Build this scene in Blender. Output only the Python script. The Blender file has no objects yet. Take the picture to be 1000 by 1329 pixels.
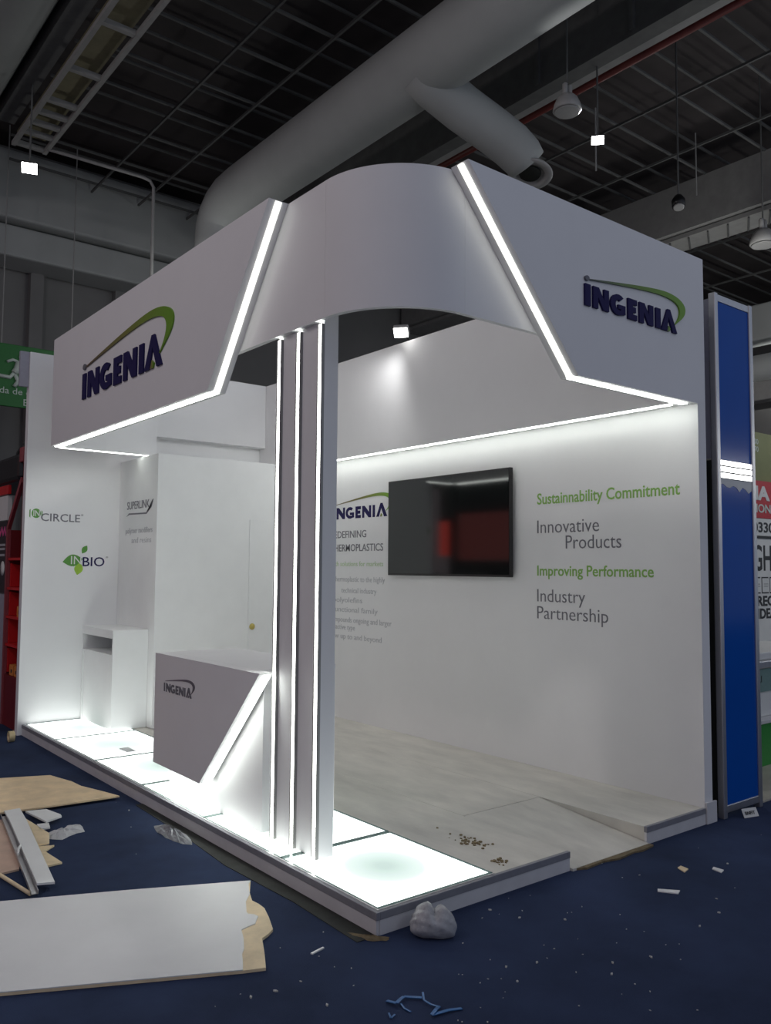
import bpy, bmesh, math, random
from mathutils import Vector, Matrix

random.seed(7)
SC = bpy.context.scene
COL = SC.collection
PI = math.pi

# ------------------------------------------------------------------ camera
cam_d = bpy.data.cameras.new('camera')
cam = bpy.data.objects.new('camera', cam_d)
COL.objects.link(cam)
rt = Vector((0.781869, -0.623402, 0.007168))
up = Vector((-0.04736, -0.047926, 0.997727))
bk = Vector((-0.621641, -0.780432, -0.066996))
m = Matrix((rt, up, bk)).transposed().to_4x4()
m.translation = Vector((-2.172, -2.764, 1.5))
cam.matrix_world = m
cam_d.sensor_fit = 'VERTICAL'
cam_d.sensor_height = 24.0
cam_d.lens = 24.0 * 1082.887 / 1329.0
cam_d.clip_start = 0.05
cam_d.clip_end = 200
SC.camera = cam

# ------------------------------------------------------------------ view, world, hall light
vs = SC.view_settings
vs.view_transform = 'Standard'
vs.look = 'None'
vs.gamma = 1.0
vs.use_curve_mapping = False
vs.exposure = 0.09
SC.cycles.use_denoising = True
SC.cycles.max_bounces = 8
SC.cycles.diffuse_bounces = 5

W = bpy.data.worlds.new('hall_ambient')
SC.world = W
W.use_nodes = True
nt = W.node_tree
bg = nt.nodes['Background']
tc = nt.nodes.new('ShaderNodeTexCoord')
sep = nt.nodes.new('ShaderNodeSeparateXYZ')
mr = nt.nodes.new('ShaderNodeMapRange')
mr.inputs['From Min'].default_value = -1
mr.inputs['From Max'].default_value = 1
mixc = nt.nodes.new('ShaderNodeMix')
mixc.data_type = 'RGBA'
mixc.inputs[6].default_value = (1.0, 0.84, 0.90, 1)     # open hall on the left: warmer
mixc.inputs[7].default_value = (0.74, 0.85, 1.10, 1)     # open hall on the right: cooler
sub = nt.nodes.new('ShaderNodeMath')
sub.operation = 'SUBTRACT'
nt.links.new(tc.outputs['Generated'], sep.inputs[0])
nt.links.new(sep.outputs['X'], sub.inputs[0])
nt.links.new(sep.outputs['Y'], sub.inputs[1])
nt.links.new(sub.outputs[0], mr.inputs['Value'])
nt.links.new(mr.outputs[0], mixc.inputs[0])
nt.links.new(mixc.outputs[2], bg.inputs['Color'])
bg.inputs['Strength'].default_value = 0.285

# added fill lights: unseen point sources around the hall and behind the stand
def fill_bulb(loc, power, col=(1.0, 1.0, 0.98), r=0.25):
    d = bpy.data.lights.new('hall_fill', 'POINT')
    d.energy = power
    d.color = col
    d.shadow_soft_size = r
    o = bpy.data.objects.new('hall_fill', d)
    COL.objects.link(o)
    o.location = loc
fill_bulb((-5.0, 2.0, 7.0), 210, (1.0, 0.93, 0.94))
fill_bulb((2.0, -7.5, 6.6), 78, (0.88, 0.94, 1.0))
fill_bulb((10.0, 3.5, 5.8), 42)
fill_bulb((8.0, 0.2, 3.6), 45)
fill_bulb((12.5, 5.5, 5.2), 60)
fill_bulb((3.6, 10.0, 5.4), 36)
fill_bulb((17.0, 6.0, 5.8), 60)
# unseen spot added behind the header to brighten the back of the stand
def fill_spot(loc, aim, power, size=2.4, col=(0.95, 1.0, 0.95)):
    d = bpy.data.lights.new('spot_beam', 'SPOT')
    d.energy = power
    d.color = col
    d.spot_size = size
    d.spot_blend = 0.8
    d.shadow_soft_size = 0.06
    o = bpy.data.objects.new('spot_beam', d)
    COL.objects.link(o)
    o.location = loc
    o.rotation_euler = Vector(aim).to_track_quat('-Z', 'Y').to_euler()
fill_spot((0.85, 0.30, 3.40), (0.02, 0.95, -0.26), 45, 1.25)

# ------------------------------------------------------------------ materials
LED = 9.0          # strip brightness
BOX = 2.45          # light floor brightness

def mat(name, col, rough=0.5, metal=0.0, noise=0.0, nscale=30.0, bump=0.0, bscale=200.0, spec=0.5, coat=0.0, stretch=None, ior=None):
    M = bpy.data.materials.new(name)
    M.use_nodes = True
    t = M.node_tree
    b = t.nodes['Principled BSDF']
    b.inputs['Base Color'].default_value = (*col, 1)
    b.inputs['Roughness'].default_value = rough
    b.inputs['Metallic'].default_value = metal
    b.inputs['Specular IOR Level'].default_value = spec
    b.inputs['Coat Weight'].default_value = coat
    if ior:
        b.inputs['IOR'].default_value = ior
    co = t.nodes.new('ShaderNodeTexCoord')
    mp = t.nodes.new('ShaderNodeMapping')
    if stretch:
        mp.inputs['Scale'].default_value = stretch
    t.links.new(co.outputs['Object'], mp.inputs[0])
    if noise > 0:
        n = t.nodes.new('ShaderNodeTexNoise')
        n.inputs['Scale'].default_value = nscale
        n.inputs['Detail'].default_value = 6
        n.inputs['Roughness'].default_value = 0.6
        t.links.new(mp.outputs[0], n.inputs['Vector'])
        r = t.nodes.new('ShaderNodeValToRGB')
        r.color_ramp.elements[0].position = 0.3
        r.color_ramp.elements[1].position = 0.7
        r.color_ramp.elements[0].color = tuple(c * (1 - noise) for c in col) + (1,)
        r.color_ramp.elements[1].color = tuple(min(1, c * (1 + noise)) for c in col) + (1,)
        t.links.new(n.outputs['Fac'], r.inputs[0])
        t.links.new(r.outputs[0], b.inputs['Base Color'])
    if bump > 0:
        n2 = t.nodes.new('ShaderNodeTexNoise')
        n2.inputs['Scale'].default_value = bscale
        n2.inputs['Detail'].default_value = 3
        t.links.new(mp.outputs[0], n2.inputs['Vector'])
        bp = t.nodes.new('ShaderNodeBump')
        bp.inputs['Strength'].default_value = bump
        bp.inputs['Distance'].default_value = 0.004
        t.links.new(n2.outputs['Fac'], bp.inputs['Height'])
        t.links.new(bp.outputs[0], b.inputs['Normal'])
    return M

def emit(name, col, strength):
    M = mat(name, (0.8, 0.8, 0.8), 0.4)
    b = M.node_tree.nodes['Principled BSDF']
    b.inputs['Emission Color'].default_value = (*col, 1)
    b.inputs['Emission Strength'].default_value = strength
    return M

white = mat('white_laminate', (0.80, 0.80, 0.80), 0.62, noise=0.015, nscale=3, spec=0.2)
white_matt = mat('white_painted_board', (0.80, 0.81, 0.80), 0.55, noise=0.025, nscale=4)
kick_white = mat('white_kick_board', (0.62, 0.62, 0.63), 0.5, noise=0.06, nscale=8)
deck_m = mat('scuffed_deck_board', (0.64, 0.62, 0.555), 0.45, noise=0.13, nscale=2.6, bump=0.1, bscale=60, stretch=(3, 1, 1))
trim_m = mat('dark_aluminium_trim', (0.26, 0.265, 0.29), 0.5, metal=0.2, noise=0.08, nscale=20)
alu = mat('brushed_aluminium', (0.60, 0.60, 0.61), 0.32, metal=0.85, noise=0.06, nscale=40, stretch=(1, 1, 0.1))
led_m = emit('led_diffuser', (0.95, 1.0, 0.94), LED)
led_end = emit('led_diffuser_sign_end', (1.0, 1.0, 0.93), 1.8)
navy = mat('navy_letter_acrylic', (0.020, 0.016, 0.085), 0.6, noise=0.05, spec=0.15)
vinyl_grey = mat('grey_vinyl', (0.16, 0.16, 0.18), 0.5, noise=0.05)
vinyl_pale = mat('pale_grey_vinyl', (0.44, 0.44, 0.46), 0.5, noise=0.04)
vinyl_green = mat('green_vinyl', (0.24, 0.46, 0.10), 0.5, noise=0.05)
vinyl_dim_green = mat('pale_green_vinyl', (0.45, 0.58, 0.36), 0.5, noise=0.05)
leaf_dark = mat('leaf_green_vinyl', (0.10, 0.30, 0.05), 0.5, noise=0.05)
leaf_light = mat('lime_green_vinyl', (0.33, 0.55, 0.05), 0.5, noise=0.05)
black_plastic = mat('black_plastic', (0.012, 0.012, 0.013), 0.35, noise=0.1)
screen_m = mat('glossy_black_screen', (0.010, 0.012, 0.012), 0.06, noise=0.02, spec=0.6, ior=1.55)
glass_edge = mat('green_glass_edge', (0.22, 0.34, 0.31), 0.15, noise=0.05)
brass = mat('brass', (0.6, 0.5, 0.15), 0.3, metal=0.8, noise=0.05)
duct_m = mat('galvanised_duct', (0.40, 0.42, 0.41), 0.7, noise=0.05, nscale=1.5)
steel_m = mat('grey_painted_steel', (0.30, 0.30, 0.29), 0.6, noise=0.1, nscale=5)
dark_steel = mat('dark_steel', (0.12, 0.123, 0.12), 0.7, noise=0.12, nscale=5)
olive_panel = mat('olive_panel', (0.17, 0.155, 0.09), 0.75, noise=0.2, nscale=4)
red_pipe_m = mat('red_sprinkler_pipe', (0.16, 0.03, 0.025), 0.5, noise=0.15, nscale=6)
roof_m = mat('dark_roof_deck', (0.060, 0.052, 0.052), 0.85, noise=0.25, nscale=0.8, bump=0.3, bscale=6)
hallwall_m = mat('grey_hall_wall', (0.20, 0.20, 0.195), 0.8, noise=0.08, nscale=0.7)
carpet_m = mat('navy_carpet', (0.032, 0.047, 0.098), 0.95, noise=0.32, nscale=1.3, bump=0.8, bscale=350, spec=0.1)
beige_floor = mat('beige_floor_boards', (0.46, 0.43, 0.36), 0.5, noise=0.12, nscale=5)
red_m = mat('red_painted_board', (0.62, 0.016, 0.018), 0.4, noise=0.12, nscale=3)
dark_red = mat('dark_red_board', (0.17, 0.010, 0.014), 0.45, noise=0.12, nscale=3)
red_frame = mat('dusty_red_frame', (0.30, 0.06, 0.07), 0.5, noise=0.1)
orange_m = mat('orange_packaging', (0.70, 0.24, 0.05), 0.5, noise=0.15, nscale=25)
poster_dark = mat('charcoal_poster', (0.035, 0.03, 0.035), 0.5, noise=0.1)
pink_m = mat('pink_ink', (0.75, 0.10, 0.30), 0.5, noise=0.05)
paper_white = mat('white_print', (0.72, 0.73, 0.70), 0.6, noise=0.04, nscale=6)
blue_m = mat('glossy_blue_panel', (0.004, 0.085, 0.42), 0.14, noise=0.06, nscale=2, bump=0.05, bscale=4, spec=0.12)
polished = mat('polished_rail', (0.85, 0.85, 0.86), 0.07, metal=1.0, noise=0.02)
side_grey = mat('grey_panel', (0.36, 0.36, 0.42), 0.5, noise=0.06)
dark_panel = mat('dark_panel', (0.02, 0.022, 0.018), 0.7, noise=0.1)
exit_green = mat('exit_sign_green', (0.020, 0.155, 0.030), 0.5, noise=0.06)
exit_white = mat('exit_sign_white', (0.58, 0.66, 0.60), 0.5, noise=0.04)
olive_banner = mat('olive_banner', (0.20, 0.22, 0.09), 0.7, noise=0.12, nscale=3)
sign_red = mat('sign_red', (0.50, 0.025, 0.035), 0.5, noise=0.06)
ink = mat('black_ink', (0.03, 0.033, 0.035), 0.6, noise=0.06)
bright_green = mat('bright_green_panel', (0.015, 0.26, 0.03), 0.4, noise=0.08)
mdf = mat('raw_mdf', (0.80, 0.62, 0.39), 0.75, noise=0.12, nscale=9, bump=0.1)
mdf_pale = mat('pale_mdf', (0.80, 0.65, 0.42), 0.75, noise=0.12, nscale=12)
board_white = mat('white_board_face', (0.70, 0.70, 0.70), 0.5, noise=0.05, nscale=2)
strip_white = mat('white_strip_face', (0.76, 0.77, 0.76), 0.5, noise=0.05, nscale=4)
pink_board = mat('pinkish_brown_board', (0.60, 0.43, 0.33), 0.75, noise=0.12, nscale=8)
rag_m = mat('crumpled_white_paper', (0.52, 0.53, 0.54), 0.7, noise=0.1, nscale=20)
plastic_film = mat('clear_plastic_film', (0.42, 0.44, 0.46), 0.22, noise=0.25, nscale=18)
b_ = plastic_film.node_tree.nodes['Principled BSDF']
b_.inputs['Transmission Weight'].default_value = 0.35
bag_m = mat('cloudy_plastic_bag', (0.36, 0.37, 0.39), 0.25, noise=0.3, nscale=14)
twine_m = mat('blue_strapping', (0.02, 0.13, 0.36), 0.35, noise=0.2, nscale=30)
tape_m = mat('tan_tape', (0.55, 0.45, 0.25), 0.5, noise=0.1)
crumb_m = mat('pale_crumbs', (0.55, 0.55, 0.52), 0.7, noise=0.2, nscale=60)
dirt_m = mat('brown_dirt', (0.22, 0.17, 0.09), 0.9, noise=0.4, nscale=60)
wood_edge = mat('raw_wood_edge', (0.17, 0.13, 0.07), 0.8, noise=0.35, nscale=30)
dark_floor = mat('bare_dark_floor', (0.018, 0.020, 0.017), 0.8, noise=0.4, nscale=9)
lamp_white = mat('lamp_shade_white', (0.36, 0.36, 0.35), 0.4, noise=0.06)
lamp_glow = emit('lamp_glow', (1.0, 1.0, 0.97), 14)
lamp_glow_soft = emit('lamp_glow_soft', (1.0, 1.0, 0.97), 5)

# logo swoosh: printed fade from brown-grey tail to green
def swoosh_mat(name, c0, c1, c2):
    M = mat(name, c2, 0.4)
    t = M.node_tree
    b = t.nodes['Principled BSDF']
    co = t.nodes.new('ShaderNodeTexCoord')
    s = t.nodes.new('ShaderNodeSeparateXYZ')
    r = t.nodes.new('ShaderNodeValToRGB')
    e = r.color_ramp.elements
    e[0].position = 0.05
    e[0].color = (*c0, 1)
    e[1].position = 0.95
    e[1].color = (*c2, 1)
    k = e.new(0.5)
    k.color = (*c1, 1)
    t.links.new(co.outputs['Generated'], s.inputs[0])
    t.links.new(r.outputs[0], b.inputs['Base Color'])
    return M, s, r
def swoosh(name, axis, flip, c0=(0.16, 0.11, 0.06), c1=(0.20, 0.20, 0.04), c2=(0.15, 0.33, 0.012)):
    M, s, r = swoosh_mat(name, c0, c1, c2)
    t = M.node_tree
    if flip:
        inv = t.nodes.new('ShaderNodeMath')
        inv.operation = 'SUBTRACT'
        inv.inputs[0].default_value = 1.0
        t.links.new(s.outputs[axis], inv.inputs[1])
        t.links.new(inv.outputs[0], r.inputs[0])
    else:
        t.links.new(s.outputs[axis], r.inputs[0])
    return M
sw_left = swoosh('swoosh_print_facing_left', 'Y', True)
sw_right = swoosh('swoosh_print_facing_right', 'X', False, (0.10, 0.12, 0.09), (0.15, 0.26, 0.03), (0.17, 0.36, 0.012))
sw_counter = swoosh('swoosh_print_counter', 'Y', True, (0.20, 0.17, 0.20), (0.20, 0.17, 0.20), (0.16, 0.15, 0.17))

# light floor glass: white, brighter near the tubes along its rim, a little greener in the middle
def lightbox_mat():
    M = mat('lit_floor_glass', (0.36, 0.42, 0.40), 0.12)
    t = M.node_tree
    b = t.nodes['Principled BSDF']
    co = t.nodes.new('ShaderNodeTexCoord')
    mp = t.nodes.new('ShaderNodeMapping')
    mp.inputs['Location'].default_value = (-0.5, -0.5, 0)
    g = t.nodes.new('ShaderNodeVectorMath')
    g.operation = 'LENGTH'
    sx = t.nodes.new('ShaderNodeVectorMath')
    sx.operation = 'MULTIPLY'
    sx.inputs[1].default_value = (1, 1, 0)
    t.links.new(co.outputs['Generated'], mp.inputs[0])
    t.links.new(mp.outputs[0], sx.inputs[0])
    t.links.new(sx.outputs[0], g.inputs[0])
    r = t.nodes.new('ShaderNodeValToRGB')
    r.color_ramp.elements[0].position = 0.05
    r.color_ramp.elements[0].color = (0.19, 0.24, 0.22, 1)
    r.color_ramp.elements[1].position = 0.45
    r.color_ramp.elements[1].color = (0.96, 1.0, 0.97, 1)
    k = r.color_ramp.elements.new(0.27)
    k.color = (0.29, 0.335, 0.315, 1)
    t.links.new(g.outputs['Value'], r.inputs[0])
    t.links.new(r.outputs[0], b.inputs['Emission Color'])
    b.inputs['Emission Strength'].default_value = BOX
    return M
box_m = lightbox_mat()

# ------------------------------------------------------------------ builders
class MB:
    def __init__(self):
        self.b = bmesh.new()
    def box(self, x0, x1, y0, y1, z0, z1, bev=0.0):
        vs_ = [self.b.verts.new(p) for p in ((x0,y0,z0),(x1,y0,z0),(x1,y1,z0),(x0,y1,z0),(x0,y0,z1),(x1,y0,z1),(x1,y1,z1),(x0,y1,z1))]
        fs = [self.b.faces.new([vs_[i] for i in q]) for q in ((3,2,1,0),(4,5,6,7),(0,1,5,4),(1,2,6,5),(2,3,7,6),(3,0,4,7))]
        if bev > 0:
            es = list({e for f in fs for e in f.edges})
            bmesh.ops.bevel(self.b, geom=es, offset=bev, segments=2, affect='EDGES', profile=0.5)
        return self
    def prism(self, pts, axis, a0, a1):
        def P(p, a):
            if axis == 'x': return (a, p[0], p[1])
            if axis == 'y': return (p[0], a, p[1])
            return (p[0], p[1], a)
        v0 = [self.b.verts.new(P(p, a0)) for p in pts]
        v1 = [self.b.verts.new(P(p, a1)) for p in pts]
        n = len(pts)
        self.b.faces.new(v0[::-1])
        self.b.faces.new(v1)
        for i in range(n):
            self.b.faces.new((v0[i], v0[(i+1) % n], v1[(i+1) % n], v1[i]))
        return self
    def solid(self, base, off):                      # any planar outline (3-D points) swept by an offset
        o = Vector(off)
        v0 = [self.b.verts.new(p) for p in base]
        v1 = [self.b.verts.new(Vector(p) + o) for p in base]
        n = len(base)
        self.b.faces.new(v0[::-1])
        self.b.faces.new(v1)
        for i in range(n):
            self.b.faces.new((v0[i], v0[(i+1) % n], v1[(i+1) % n], v1[i]))
        return self
    def tube(self, path, r, seg=10, cap=True):
        path = [Vector(p) for p in path]
        rr = r if isinstance(r, (list, tuple)) else [r] * len(path)
        rings = []
        ref = None
        for i, p in enumerate(path):
            d = (path[min(i+1, len(path)-1)] - path[max(i-1, 0)]).normalized()
            if ref is None:
                ref = d.orthogonal().normalized()
            u = (ref - d * ref.dot(d)).normalized()
            ref = u
            v = d.cross(u)
            rings.append([self.b.verts.new(p + (u * math.cos(2*PI*k/seg) + v * math.sin(2*PI*k/seg)) * rr[i]) for k in range(seg)])
        for a, c in zip(rings, rings[1:]):
            for k in range(seg):
                f = self.b.faces.new((a[k], a[(k+1) % seg], c[(k+1) % seg], c[k]))
                f.smooth = seg > 6
        if cap:
            self.b.faces.new(rings[0][::-1])
            self.b.faces.new(rings[-1])
        return self
    def lathe(self, prof, loc, axis=(0, 0, 1), seg=24):
        q = Vector(axis).to_track_quat('Z', 'Y')
        loc = Vector(loc)
        rings = [[self.b.verts.new(loc + q @ Vector((r*math.cos(2*PI*k/seg), r*math.sin(2*PI*k/seg), h))) for k in range(seg)] for r, h in prof]
        for a, c in zip(rings, rings[1:]):
            for k in range(seg):
                f = self.b.faces.new((a[k], a[(k+1) % seg], c[(k+1) % seg], c[k]))
                f.smooth = True
        self.b.faces.new(rings[0][::-1])
        self.b.faces.new(rings[-1])
        return self
    def build(self, name, material, parent=None):
        bmesh.ops.recalc_face_normals(self.b, faces=self.b.faces[:])
        me = bpy.data.meshes.new(name)
        self.b.to_mesh(me)
        self.b.free()
        me.materials.append(material)
        return link(name, me, parent)

def link(name, me, parent=None):
    o = bpy.data.objects.new(name, me)
    COL.objects.link(o)
    if parent is not None:
        root = parent
        while root.parent is not None:
            root = root.parent
        me.transform(Matrix.Translation(-root.location))
        o.parent = parent
    return o

def tag(o, label=None, cat=None, group=None, kind=None):
    if label: o['label'] = label
    if cat: o['category'] = cat
    if group: o['group'] = group
    if kind: o['kind'] = kind
    return o

def thing(name, label, cat, loc=(0, 0, 0), group=None):
    o = bpy.data.objects.new(name, None)
    o.empty_display_size = 0.1
    COL.objects.link(o)
    o.location = loc
    return tag(o, label, cat, group)

def struct(o):
    o['kind'] = 'structure'
    return o

XM, YM, ZP = (-1, 0, 0), (0, -1, 0), (0, 0, 1)

_cap = {}
def text_mesh(s, off=0.0, ext=0.0):
    cu = bpy.data.curves.new('t', 'FONT')
    cu.body = s
    cu.size = 1.0
    cu.offset = off
    cu.extrude = ext
    cu.resolution_u = 3
    o = bpy.data.objects.new('t', cu)
    COL.objects.link(o)
    dg = bpy.context.evaluated_depsgraph_get()
    me = bpy.data.meshes.new_from_object(o.evaluated_get(dg))
    bpy.data.objects.remove(o)
    bpy.data.curves.remove(cu)
    return me

def put_text(s, o, u, n, width, cap, material, parent, off=0.0, depth=0.002, name='lettering', v=ZP):
    """text with its baseline start at o, running along u, letters cap high, fitted to width"""
    if off not in _cap:
        hm = text_mesh('H', off)
        _cap[off] = (min(q.co.y for q in hm.vertices), max(q.co.y for q in hm.vertices))
        bpy.data.meshes.remove(hm)
    y0, y1 = _cap[off]
    me = text_mesh(s, off, 0.5)
    xs = [q.co.x for q in me.vertices]
    x0, x1 = min(xs), max(xs)
    sx = width / (x1 - x0)
    sy = cap / (y1 - y0)
    O, U, N, V = Vector(o), Vector(u), Vector(n), Vector(v)
    for q in me.vertices:
        c = q.co.copy()
        q.co = O + U * ((c.x - x0) * sx) + V * ((c.y - y0) * sy) + N * ((c.z + 0.5) * depth)
    me.materials.clear()
    me.materials.append(material)
    me.name = name
    return link(name, me, parent)

def spline(pts, n=8, closed=False):
    out = []
    P = [Vector((*p, 0)) for p in pts]
    L = len(P)
    for i in range(L - 1):
        p0 = P[max(i-1, 0)]; p1 = P[i]; p2 = P[i+1]; p3 = P[min(i+2, L-1)]
        for k in range(n):
            t = k / n
            q = 0.5 * ((2*p1) + (p2-p0)*t + (2*p0-5*p1+4*p2-p3)*t*t + (3*p1-p0-3*p2+p3)*t**3)
            out.append((q.x, q.y))
    out.append(tuple(pts[-1]))
    return out

def logo(o, u, n, Wd, H, parent, letter_m, swoosh_m, dep=0.006, st=0.052, swoosh_parts=True, dot=True):
    """the stand's word mark: letters I N G E N I and a peaked A, under a swoosh"""
    O, U, N, V = Vector(o), Vector(u), Vector(n), Vector(ZP)
    def M(a, b): return O + U * (a * Wd) + V * (b * H)
    mb = MB()
    off = N * dep
    def poly(pts): mb.solid([M(a, b) for a, b in pts], off)
    s = st
    h = s * Wd / H * 0.92          # horizontal stroke thickness in letter heights
    h = min(h, 0.26)
    poly([(0, 0), (s, 0), (s, 1), (0, 1)])
    def letN(x0, x1):
        poly([(x0, 0), (x0+s*.9, 0), (x0+s*.9, .55), (x1-s*1.05, 0), (x1, 0), (x1, 1), (x1-s*.9, 1), (x1-s*.9, .45), (x0+s*1.05, 1), (x0, 1)])
    letN(.082, .245)
    # G
    cx, rx = .345, .083
    pts = []
    for k in range(15):
        a = math.radians(48 + k * (312 - 48 + 0) / 14)
        pts.append((cx + rx*math.cos(a), .5 + .5*math.sin(a)))
    inner = []
    for k in range(15):
        a = math.radians(312 - k * (312 - 52) / 14)
        inner.append((cx + (rx - s*.95)*math.cos(a), .5 + (.5 - h)*math.sin(a)))
    gx = cx + rx * .93
    pts = pts[:-1] + [(gx, .10), (gx, .52), (cx, .52), (cx, .52 - h*.8), (gx - s*.9, .52 - h*.8), (gx - s*.9, .24)] + inner[2:]
    poly(pts)
    x0, x1 = .452, .552
    poly([(x0, 0), (x1, 0), (x1, h), (x0+s, h), (x0+s, .5-h/2), (x1-.012, .5-h/2), (x1-.012, .5+h/2), (x0+s, .5+h/2), (x0+s, 1-h), (x1, 1-h), (x1, 1), (x0, 1)])
    letN(.580, .742)
    poly([(.772, 0), (.772+s, 0), (.772+s, 1), (.772, 1)])
    poly([(.838, 0), (.838+s*1.15, 0), (.925, .72), (.947, .40), (.958, .25), (.975, 0), (1.03, 0), (.945, 1.12), (.912, 1.12)])
    mb.build('letters', letter_m, parent)
    # tail of the A in two small chips
    c = MB()
    c.solid([M(a, b) for a, b in [(.905, 0), (.935, .0), (.945, .16), (.922, .28)]], off)
    c.build('accent', swoosh_m, parent)
    if dot:
        d = MB()
        d.solid([M(.024 + .022*math.cos(a), 1.27 + .12*math.sin(a)) for a in [2*PI*k/12 for k in range(12)]], off)
        d.build('dot', vinyl_grey if letter_m is navy else letter_m, parent)
    outer = spline([(.05, 1.27), (.30, 1.52), (.60, 1.80), (.85, 1.97), (1.0, 1.93), (1.10, 1.72), (1.14, 1.38), (1.11, .95), (1.0, .40)], 6)
    inner = spline([(1.0, .40), (1.045, .75), (1.068, 1.10), (1.06, 1.38), (1.02, 1.58), (.93, 1.70), (.80, 1.72), (.60, 1.63), (.30, 1.42), (.05, 1.23)], 6)
    w = MB()
    w.solid([M(a, b) for a, b in outer + inner[1:]], off * 0.9)
    w.build('swoosh', swoosh_m, parent)

# ================================================================== THE HALL
struct(MB().box(-16, 30, -10, 16, -0.10, 0.0).build('floor', carpet_m))
struct(MB().box(-8, 26, -1.5, 16, 9.8, 10.0).build('ceiling', roof_m))
struct(MB().box(-8, 26, 14.5, 14.8, 0, 9.8).build('wall_back', hallwall_m))
struct(MB().box(24, 24.3, -4, 14.5, 0, 9.8).build('wall_right', hallwall_m))
struct(MB().box(2.55 + 0.56, 9, 0.02, 9, 0.0, 0.012).build('trim_1', beige_floor))
struct(MB().prism([(-0.10, 0.0), (0.0, 0.0), (0.0, 2.4), (-0.05, 2.4), (-0.075, 1.6), (-0.11, 1.1), (-0.085, 0.5)], 'z', 0.0, 0.003).build('trim_2', dark_floor))

# pilaster strips on the back wall and the long boxed duct
for x0 in (2.4, 4.1):
    struct(MB().box(x0, x0 + 0.25, 14.3, 14.5, 0, 7.6).build('trim_3', hallwall_m))
bt = thing('boxed_duct', 'long grey boxed air duct running along the far wall, top left', 'air duct', (0, 13.6, 7.3))
MB().box(-8, 6.7, 13.4, 14.44, 7.95, 9.25, 0.05).build('upper_casing', duct_m, bt)
MB().box(-8, 6.7, 13.6, 14.44, 7.3, 7.9, 0.05).build('lower_casing', duct_m, bt)

# roof joists (two chords and their web) and purlins
for Y in (2.1, 3.2, 4.3, 5.45, 6.55, 7.6, 8.75, 9.65, 10.8, 12.0, 13.2):
    jb = MB()
    for z, r in ((8.96, 0.022), (9.42, 0.022)):
        jb.box(1.65, 23.9, Y - r, Y + r, z - r, z + r, 0.01)
    o = jb.build('roof_joist', dark_steel)
    tag(o, 'thin grey steel roof joist running left to right under the dark ceiling', 'roof beam', 'roof joists')
for X in (3.2, 4.15, 5.2, 7.7, 9.1, 10.7, 13.0, 15.0, 17.5):
    o = MB().box(X - 0.016, X + 0.016, 0.5, 13.3, 8.80, 8.84).build('roof_purlin', dark_steel)
    tag(o, 'thin steel rail crossing under the roof joists away from the viewer', 'roof beam', 'roof cross rails')

# truss with cable tray, upper left
tr = thing('roof_truss', 'steel truss with rungs and olive panel at upper left, running into the distance', 'truss', (1.1, 2, 8))
for x in (1.08, 1.54):
    MB().box(x - 0.03, x + 0.03, 1.0, 10.6, 7.97, 8.03).build('bottom_chord', steel_m, tr)
    MB().box(x - 0.03, x + 0.03, 1.0, 10.6, 8.75, 8.81).build('top_chord', dark_steel, tr)
for Y in (1.8, 3.1, 4.3, 5.6, 6.86, 8.06, 9.0, 9.4, 9.75, 10.1, 10.55):
    MB().box(1.08, 1.54, Y - 0.035, Y + 0.035, 7.98, 8.05).build('rung', steel_m, tr)
MB().box(1.10, 1.52, 1.0, 10.5, 8.14, 8.17).build('tray_panel', olive_panel, tr)
MB().box(0.78, 1.03, 1.0, 10.4, 8.2, 8.7).build('side_cladding', dark_steel, tr)

# pipe that leaves the truss end and drops
tag(MB().tube([(1.54, 10.4, 7.98), (3.05, 10.36, 7.98), (3.18, 10.35, 7.95), (3.24, 10.34, 7.85), (3.24, 10.33, 4.6)], 0.028, 8).build('drop_pipe', steel_m),
    'thin grey pipe bending down from the truss end in front of the far duct', 'pipe')

# pale duct at the corner of the picture
tag(MB().lathe([(0.0, 0), (0.6, 0), (0.6, 6), (0.61, 6.02), (0.6, 6.04), (0.6, 11.6), (0.0, 11.6)], (0.20, 0.6, 8.63), (0, 1, 0), 40).build('round_duct', duct_m),
    'large pale round duct cut off by the top left corner of the view', 'air duct')

# main round duct with branch and diffuser
du = thing('round_duct', 'big grey round duct sweeping diagonally above the stand, with a side branch', 'air duct', (4.5, 4, 7.84))
R = 0.45
MB().tube([(4.49, -1.4, 7.84), (4.49, 4, 7.84), (4.49, 9.5, 7.84), (4.49, 9.8, 7.82), (4.49, 10.02, 7.75), (4.49, 10.2, 7.62), (4.49, 10.3, 7.45), (4.49, 10.32, 7.2), (4.49, 10.32, 6.6)], R, 40).build('main_run', duct_m, du)
MB().tube([(4.35, 4.84, 7.70), (4.55, 4.80, 7.58), (5.0, 4.72, 7.38), (5.5, 4.63, 7.20), (5.75, 4.58, 7.09), (5.93, 4.55, 6.98), (6.02, 4.54, 6.90)], [.29, .29, .29, .29, .29, .28, .26], 28).build('branch', duct_m, du)
df = MB().lathe([(0.20, 0.0), (0.27, -0.02), (0.30, -0.06), (0.29, -0.08), (0.20, -0.08), (0.19, -0.02)], (6.08, 4.53, 6.83), (0.25, 0.1, 0.95), 32).build('diffuser', lamp_white, du)
MB().lathe([(0.02, 0.0), (0.15, -0.04), (0.14, -0.06), (0.02, -0.05)], (6.07, 4.53, 6.82), (0.25, 0.1, 0.95), 24).build('diffuser_cone', dark_panel, df)

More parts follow.
